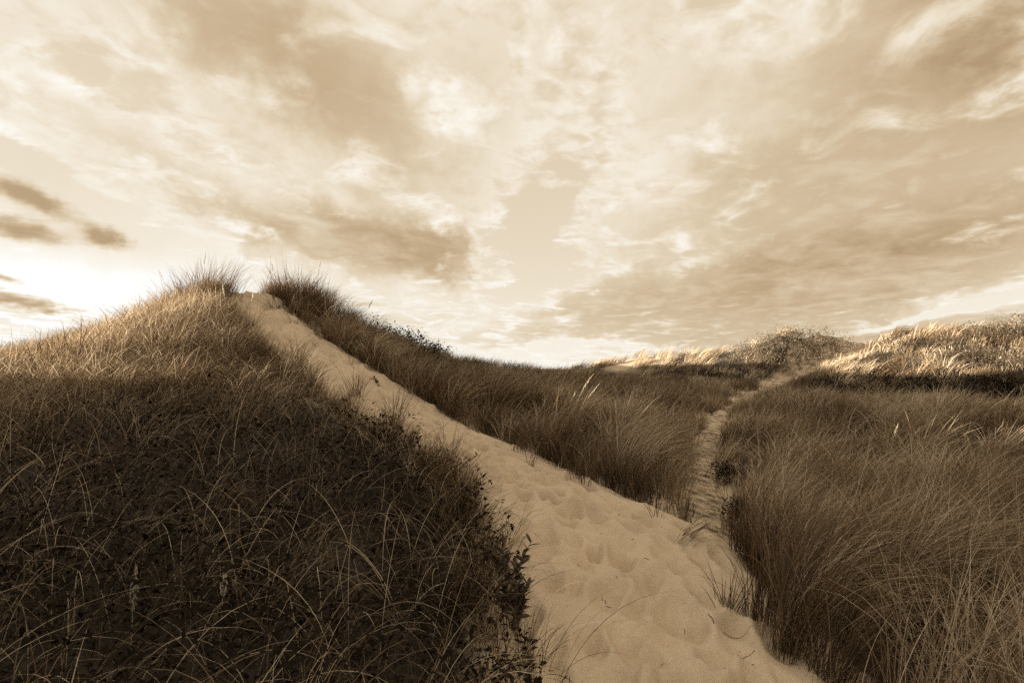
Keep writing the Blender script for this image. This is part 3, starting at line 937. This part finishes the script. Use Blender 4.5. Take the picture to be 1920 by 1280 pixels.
def stalk(px, py, h, label, az_=0.2, tilt=0.12, bend=0.5, plume=0.22, thick=0.008, tone=0.5, lo=1.5):
    b = ground_at(px, py, lo)
    root = empty('seed_stalk', b)
    tag(root, label, 'seed stalk', 'seed stalks standing above the grass')
    ln = bend_line((0, 0, -0.03), h, az_, tilt, bend, 14)
    V, P_ = tube(ln, np.linspace(0.0028, 0.0016, len(ln)), 5)
    solid('stem', V, P_, M_STRAW, root, 0.25)
    # plume: a slim spindle of overlapping spikelets round the upper stem
    s_ = np.linspace(0, 1, len(ln))
    Vs, Ps, cnt = [], [[], []], 0
    k = 54
    t = np.linspace(1 - plume / h * 1.0, 1.0, k)
    P0 = np.stack([np.interp(t, s_, ln[:, i]) for i in range(3)], 1)
    d_ = np.gradient(P0, axis=0); d_ /= np.linalg.norm(d_, axis=1)[:, None]
    prof = np.sin(np.linspace(0.25, PI - 0.1, k)) ** 0.7
    rt = rng.normal(0, 1, (k, 3)); rt -= (rt * d_).sum(1)[:, None] * d_; rt /= np.linalg.norm(rt, axis=1)[:, None]
    nr = np.cross(d_, rt)
    Ls = (0.03 + 0.012 * rng.random(k))[:, None]
    A = P0; B = P0 + rt * (thick * prof)[:, None] + d_ * Ls * 0.5; T_ = P0 + rt * (thick * 0.9 * prof)[:, None] + d_ * Ls
    w = (thick * 0.45 * prof)[:, None]
    V = np.stack([A, B + nr * w, B - nr * w, T_, B + rt * w], 1).reshape(-1, 3)
    bb = (np.arange(k) * 5)[:, None]
    solid('plume', V, [bb + np.array([[0, 1, 4]]), bb + np.array([[0, 4, 2]]), bb + np.array([[1, 3, 4]]), bb + np.array([[4, 3, 2]]), bb + np.array([[0, 2, 1]]), bb + np.array([[1, 2, 3]])],
          M_STRAW, root, tone)
    return root


stalk(1058, 848, 1.18, 'tallest pale seed stalk leaning right over the hollow beside the path', 0.05, 0.12, 0.55, 0.30, 0.010, 0.40)
stalk(1066, 850, 1.08, 'pale seed stalk close behind the tallest leaning one', 0.05, 0.16, 0.60, 0.28, 0.010, 0.28)
stalk(1052, 842, 0.85, 'shorter seed stalk at the left of the leaning pair', 0.2, 0.10, 0.35, 0.24, 0.010, 0.5)
stalk(1440, 1020, 0.95, 'pale seed stalk standing in the right hand grass above the path bend', 0.1, 0.14, 0.25, 0.26, 0.010, 0.6)
stalk(1640, 1040, 0.95, 'thin upright seed stalk in the middle of the right hand grass', 0.5, 0.04, 0.15, 0.26, 0.009, 0.5)
stalk(1655, 940, 1.05, 'distant seed stalk leaning right in the right hand grass', 0.1, 0.12, 0.2, 0.30, 0.012, 0.4)
stalk(378, 556, 1.15, 'seed stalk rising highest from the spiky crest clump', 0.6, 0.03, 0.1, 0.3, 0.013, 0.4)
stalk(325, 582, 1.15, 'seed stalk on the crest leaning left against the sky', 2.9, 0.25, 0.35, 0.3, 0.013, 0.3)
stalk(590, 580, 1.25, 'thin seed stalk above the dune right of the path top', 0.3, 0.05, 0.15, 0.3, 0.012, 0.4)
stalk(515, 562, 0.95, 'thin seed stalk at the left end of the crowning clump', 2.6, 0.08, 0.1, 0.25, 0.011, 0.3)
stalk(675, 625, 0.95, 'lone seed stalk on the descending ridge against the sky', 0.1, 0.2, 0.35, 0.25, 0.012, 0.3)
stalk(465, 625, 0.85, 'pale dry seed stalk beside the path near the top', 0.2, 0.08, 0.1, 0.25, 0.012, 0.95)
stalk(425, 600, 0.75, 'pale dry seed stalk on the left dune below the crest', 2.8, 0.1, 0.1, 0.25, 0.012, 0.95)
stalk(245, 1235, 0.42, 'thick brown seed head in the dark grass at lower left', 0.0, 0.03, 0.05, 0.20, 0.013, 0.1)
stalk(412, 1215, 0.34, 'pale frayed seed head low in the dark grass', 1.8, 0.15, 0.2, 0.10, 0.013, 0.35)


# ---- plants with broad leaves
def leaf_mesh(L_, w, name):
    """oblong leaf along +X, folded at the midrib, tip drooping"""
    n_ = 6
    V, F_ = [], []
    for i in range(n_ + 1):
        t = i / n_
        ww = w * 0.5 * (math.sin(PI * min(1, 0.12 + 0.88 * t)) ** 0.65 if t < 1 else 0.0)
        if i == 0: ww = w * 0.06
        zz = 0.10 * L_ * t - 0.22 * L_ * t * t
        V += [(L_ * t, ww, zz + ww * 0.35), (L_ * t, 0, zz), (L_ * t, -ww, zz + ww * 0.35)]
    q_ = []
    for i in range(n_):
        a_ = i * 3
        q_ += [(a_, a_ + 3, a_ + 4, a_ + 1), (a_ + 1, a_ + 4, a_ + 5, a_ + 2)]
    o = solid(name, np.array(V), [np.array(q_)], M_PLANT, None, 0.45, 0.5)
    me = o.data
    bpy.data.objects.remove(o)
    return me


def leafy_plant(name, px, py, label, cat, stems, leaves_per, stem_len, leaf_me, scale=1.0, group=None, lean=0.0, lean_k=0.0, lo=1.5, tilt=0.5):
    from mathutils import Euler
    b = ground_at(px, py, lo)
    root = empty(name, b)
    tag(root, label, cat, group)
    for i in range(stems):
        a_ = rng.uniform(-PI, PI)
        a_ = math.atan2(math.sin(a_) + lean_k * math.sin(lean), math.cos(a_) + lean_k * math.cos(lean))
        ln = bend_line((rng.normal(0, 0.02), rng.normal(0, 0.02), -0.02), stem_len * rng.uniform(0.65, 1.1), a_, abs(rng.normal(tilt, 0.2)), rng.uniform(-0.3, 0.4), 7)
        V, P_ = tube(ln, np.linspace(0.004, 0.0018, len(ln)) * scale ** 0.5, 5)
        solid('stem', V, P_, M_STEM, root, 0.3)
        for k in range(leaves_per):
            t = 0.25 + 0.75 * (k + rng.random() * 0.6) / leaves_per
            f = min(t, 0.999) * (len(ln) - 1); j = int(f)
            p = ln[j] + (ln[j + 1] - ln[j]) * (f - j)
            o = bpy.data.objects.new('leaf', leaf_me)
            C.objects.link(o); o.parent = root
            o.location = p
            o.rotation_euler = (rng.normal(0, 0.4), -rng.uniform(0.2, 1.1), a_ + k * 2.4 + rng.normal(0, 0.3))
            s_ = scale * rng.uniform(0.7, 1.2) * (1.05 - 0.25 * t)
            o.scale = (s_, s_, s_)
    return root


LEAF_A = leaf_mesh(0.095, 0.030, 'oblong_leaf')
LEAF_B = leaf_mesh(0.060, 0.030, 'weed_leaf')
leafy_plant('leafy_shrub', 962, 1172, 'dark broad leaved plant spilling onto the sand at the lower left path edge', 'shrub', 13, 13, 0.34, LEAF_A, 0.85, lean=-0.1, lean_k=0.25, tilt=0.40)
leafy_plant('leafy_shrub', 945, 1105, 'dark leafy plant in the grass right above the largest broad leaved plant', 'shrub', 8, 10, 0.36, LEAF_A, 0.85, lean=0.0, lean_k=0.5, tilt=0.4)
WG = 'leafy weeds along the left path edge'
leafy_plant('leafy_weed', 918, 1010, 'leafy weed at the left path edge, lowest of the small weeds', 'weed', 4, 6, 0.26, LEAF_B, 0.8, WG, 0.0, 0.9)
leafy_plant('leafy_weed', 893, 940, 'upright leafy weed at the left path edge with a tuft of leaves on top', 'weed', 3, 7, 0.34, LEAF_B, 0.75, WG, 0.2, 0.3, tilt=0.2)
leafy_plant('leafy_weed', 846, 885, 'low weed sprig stretched right over the sand', 'weed', 2, 7, 0.30, LEAF_B, 0.8, WG, 0.1, 2.5, tilt=0.9)
leafy_plant('leafy_weed', 790, 872, 'dark bushy weed at the left path edge, highest of the small weeds', 'weed', 5, 7, 0.32, LEAF_B, 0.9, WG, 0.1, 0.3, tilt=0.35)
leafy_plant('leafy_weed', 712, 722, 'little leafy weed at the right path edge, halfway up', 'weed', 3, 5, 0.24, LEAF_B, 1.1, None, 3.0, 0.6, tilt=0.7)


def bush(px, py, r_, h, nleaf, size, mat, label, group=None, tone=0.4, name='low_shrub', lo=1.5, sink=0.0):
    b = ground_at(px, py, lo)
    root = empty(name, b)
    tag(root, label, 'shrub', group)
    for i in range(6):
        a_ = rng.uniform(-PI, PI)
        ln = bend_line((rng.normal(0, r_ * 0.1), rng.normal(0, r_ * 0.1), -0.05), h * rng.uniform(0.7, 1.0), a_, rng.uniform(0.2, 0.9), rng.uniform(-0.4, 0.3), 5)
        V, P_ = tube(ln, np.linspace(0.016, 0.005, len(ln)) * max(h, 0.4), 5)
        solid('stem', V, P_, M_STEM, root, 0.3)
    nc = max(10, nleaf // 14)
    th = rng.uniform(-PI, PI, nc); cz = rng.random(nc) ** 0.8; rad = rng.uniform(0.45, 0.97, nc)
    rr_ = np.sqrt(1 - (cz * 0.95) ** 2)
    cx, cy = np.cos(th) * rr_ * rad * r_, np.sin(th) * rr_ * rad * r_
    gz = height(b[0] + cx, b[1] + cy) - b[2]
    c = np.stack([cx, cy, gz + cz * rad * h + 0.03], 1)
    ci = rng.integers(0, nc, nleaf)
    Pt = c[ci] + rng.normal(0, 1, (nleaf, 3)) * np.array([size * 1.2, size * 1.2, size * 1.0])
    tn = np.clip(tone + (0.22 * rng.normal(0, 1, nc))[ci] + 0.12 * rng.normal(0, 1, nleaf), 0, 1)
    V, P_, tn_, al = leaves_at(Pt, size, 0.4, tn, 0.5)
    o = mesh_obj('foliage', V, P_, mat, root, attrs={'tone': tn_, 'along': al})
    o['kind'] = 'stuff'
    return root


bush(718, 626, 0.55, 0.62, 520, 0.085, M_DARKLEAF, 'dark shrub on the descending ridge, leftmost of the skyline shrubs', 'skyline shrubs on the ridge')
bush(752, 648, 0.60, 0.62, 520, 0.085, M_DARKLEAF, 'second dark skyline shrub from the left on the descending ridge', 'skyline shrubs on the ridge')
bush(778, 662, 0.60, 0.70, 560, 0.085, M_DARKLEAF, 'dark skyline shrub in the middle of the ridge row', 'skyline shrubs on the ridge')
bush(803, 671, 0.55, 0.62, 520, 0.085, M_DARKLEAF, 'fourth dark skyline shrub from the left on the descending ridge', 'skyline shrubs on the ridge')
bush(826, 678, 0.50, 0.66, 520, 0.085, M_DARKLEAF, 'dark shrub on the descending ridge, rightmost of the skyline shrubs', 'skyline shrubs on the ridge')
FB = 'shrubs beside the narrow footpath'
bush(1368, 905, 0.26, 0.26, 1100, 0.042, M_DARKLEAF, 'dark low shrub at the right side of the narrow footpath, upper one', FB)
bush(1392, 985, 0.20, 0.24, 900, 0.036, M_DARKLEAF, 'dark low shrub at the footpath mouth, lower one', FB)
bush(1284, 868, 0.20, 0.18, 600, 0.035, M_DARKLEAF, 'small dark shrub at the left side of the narrow footpath', FB)
HB = 'thicket on the left far hill'
ORD = ['leftmost', 'second', 'third', 'fourth', 'fifth', 'sixth', 'seventh', 'eighth', 'ninth', 'tenth', 'eleventh', 'twelfth']


def nth(k, n_):
    return 'rightmost' if k == n_ - 1 else ('leftmost' if k == 0 else ORD[k] + ' from the left')


for row, spots in [('skyline', [(1385, 668), (1410, 660), (1435, 655), (1460, 650), (1485, 648), (1512, 648), (1540, 648), (1570, 652)]),
                   ('middle', [(1400, 684), (1428, 676), (1456, 670), (1484, 668), (1512, 667)]),
                   ('lowest', [(1380, 694), (1425, 692), (1455, 687)])]:
    for k, (px, py) in enumerate(spots):
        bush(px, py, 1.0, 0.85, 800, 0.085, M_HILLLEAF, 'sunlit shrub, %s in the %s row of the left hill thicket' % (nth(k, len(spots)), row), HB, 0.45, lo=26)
RB = 'shrubs on the right far hill'
for px, py, where in [(1690, 668, 'leftmost shrub amid bright grass of the right far hill'), (1745, 692, 'lowest dark shrub on the left part of the right far hill'),
                      (1785, 660, 'dark shrub highest among the bright grass of the right far hill'), (1850, 640, 'left one of three shrubs on the right hill skyline'),
                      (1885, 634, 'middle one of three shrubs on the right hill skyline'), (1912, 636, 'right one of three shrubs on the right hill skyline'),
                      (1820, 682, 'dark shrub halfway up the right far hill, left of a pair'), (1875, 690, 'dark shrub halfway up the right far hill, right of a pair')]:
    bush(px, py, 1.15, 0.85, 900, 0.085, M_HILLLEAF, where, RB, 0.08, lo=19)
DB = 'dark shrubs in the shade below the far hills'
spots = [(1245, 711), (1285, 711), (1320, 710), (1360, 709)]
for k, (px, py) in enumerate(spots):
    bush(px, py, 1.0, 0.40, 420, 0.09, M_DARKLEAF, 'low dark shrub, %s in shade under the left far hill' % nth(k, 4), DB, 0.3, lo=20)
spots = [(1560, 730), (1590, 742), (1625, 728), (1665, 745), (1700, 733), (1740, 750), (1775, 736), (1810, 752), (1845, 738), (1875, 756), (1905, 742), (1945, 758)]
for k, (px, py) in enumerate(spots):
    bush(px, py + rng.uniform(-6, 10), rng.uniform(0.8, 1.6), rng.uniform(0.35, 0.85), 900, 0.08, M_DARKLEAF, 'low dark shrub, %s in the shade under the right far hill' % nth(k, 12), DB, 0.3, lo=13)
spots = [(1560, 800), (1640, 815), (1700, 822)]
for k, (px, py) in enumerate(spots):
    bush(px, py, 0.5, 0.40, 320, 0.06, M_DARKLEAF, 'dark shrub sunk in the grass right of the footpath, %s of three' % ['leftmost', 'middle one', 'rightmost'][k], DB, 0.3, lo=9)


# ---- loose straw and twigs
def straw(px, py, length, az_, tilt, bend, label, wid=0.006, tone=0.9):
    b = ground_at(px, py)
    V, P_, tn_, al = blades(np.array([[0, 0, 0.0]]), np.array([length]), np.array([wid]), np.array([az_]), np.array([tilt]), np.array([bend]), 14,
                            np.array([tone]), curl=np.array([0.3]), twist=np.array([0.5]))
    o = mesh_obj('dry_blade', V, P_, M_STRAW, attrs={'tone': tn_, 'along': al})
    o.location = b
    return tag(o, label, 'dry blade', 'bleached blades arching over the sand')


straw(1000, 1175, 0.52, 0.1, 0.35, 1.9, 'bleached blade arching widest over the sand from the broad leaved plant')
straw(985, 1120, 0.34, 0.2, 0.5, 2.2, 'bleached curled blade in front of the broad leaved plant')
straw(1020, 1235, 0.62, -0.4, 0.5, 1.9, 'bleached blade drooping towards the bottom of the picture', 0.007)
straw(770, 1150, 0.40, 0.4, 0.5, 2.2, 'bright curled blade in the grass left of the broad leaved plant', 0.007)
straw(520, 775, 0.45, 0.3, 0.5, 2.0, 'bright arching blade on the shoulder of the left dune', 0.008)
straw(1790, 1240, 0.80, 0.1, 0.8, 1.1, 'bright bleached blade arching over the grass at lower right', 0.006)


def twig(px, py, length, az_, label='tiny dark twig lying on the sand path', rad=0.0026, kink=0.4):
    b = ground_at(px, py)
    n_ = 12
    t = np.linspace(-0.5, 0.5, n_)
    x_ = t * length * math.cos(az_) - np.sin(t * 3) * length * 0.06 * kink * math.sin(az_)
    y_ = t * length * math.sin(az_) + np.sin(t * 3) * length * 0.06 * kink * math.cos(az_)
    z_ = height(b[0] + x_, b[1] + y_) + prints(b[0] + x_, b[1] + y_) - b[2] + 0.004 + rad * 0.6
    V, P_ = tube(np.stack([x_, y_, z_], 1), rad * (1 - 0.5 * np.linspace(0, 1, n_)), 5)
    o = solid('twig', V, P_, M_STEM, None, 0.1)
    o.location = b
    return tag(o, label, 'twig', 'twigs lying on the sand')


for px, py, l_, a_, lb in [(1129, 1110, 0.03, 1.4, 'left one of a pair of tiny upright twigs in the middle of the sand'),
                           (1135, 1112, 0.03, 1.6, 'right one of a pair of tiny upright twigs in the middle of the sand'),
                           (1050, 938, 0.035, 0.4, 'tiny dark chip on the sand in the upper left of the wide stretch'),
                           (1166, 925, 0.04, 0.2, 'tiny dark twig at the right path edge beside the hollow grass'),
                           (1105, 885, 0.05, 0.2, 'small dark twig at the right path edge below the seed stalks'),
                           (1230, 1165, 0.02, 1.0, 'tiny dark speck of wood low on the wide sand'),
                           (1268, 1075, 0.018, 0.5, 'tiny dark speck of wood below the bent flat tuft'),
                           (610, 640, 0.05, 0.3, 'dark twig on the sand of the upper path'),
                           (520, 600, 0.05, 0.9, 'dark twig on the sand just below the crest tuft')]:
    twig(px, py, l_, a_, lb)
twig(1333, 1170, 0.13, 1.45, 'longest dark twig on the sand below the small fan of grass', 0.003)
twig(1385, 1180, 0.20, 0.15, 'thin curved straw lying on the sand beside the right clump', 0.002, 0.8)
twig(1400, 1228, 0.16, 0.5, 'thin curved straw lying on the sand at the lower right', 0.002, 1.0)

# crumbs of straw and bark too many and small to count
nf_ = 260
u = rng.uniform(0.16, 0.98, nf_); k2 = np.linspace(0, 1, 160)
t = rng.beta(0.55, 0.55, nf_)
fx = np.interp(u, k2, Ledge[:, 0]) * (1 - t) + np.interp(u, k2, Redge[:, 0]) * t
fy = np.interp(u, k2, Ledge[:, 1]) * (1 - t) + np.interp(u, k2, Redge[:, 1]) * t
fa = rng.uniform(-PI, PI, nf_); fl = rng.uniform(0.008, 0.06, nf_) * rng.random(nf_) + 0.006
Vs, Qs = [], []
for i in range(nf_):
    tt = np.array([-0.5, 0.0, 0.5])
    x_ = fx[i] + tt * fl[i] * math.cos(fa[i]) + np.array([0, 0.1, 0]) * fl[i] * math.sin(fa[i]); y_ = fy[i] + tt * fl[i] * math.sin(fa[i])
    z_ = height(x_, y_) + prints(x_, y_) + 0.006
    V, P_ = tube(np.stack([x_, y_, z_], 1), np.array([0.0012, 0.0020, 0.0008]) * (0.8 + 0.1 * fy[i]), 3)
    Qs.append(P_[0] + sum(len(v) for v in Vs)); Vs.append(V)
V = np.concatenate(Vs)
tone_ = np.repeat(np.where(rng.random(nf_) < 0.75, 0.05, 1.0), 9)
o = mesh_obj('straw_litter', V, [np.concatenate(Qs)], M_STEM, attrs={'tone': tone_, 'along': np.zeros(len(V))})
tag(o, 'fine crumbs of straw and bark scattered over the sand path', 'litter', kind='stuff')
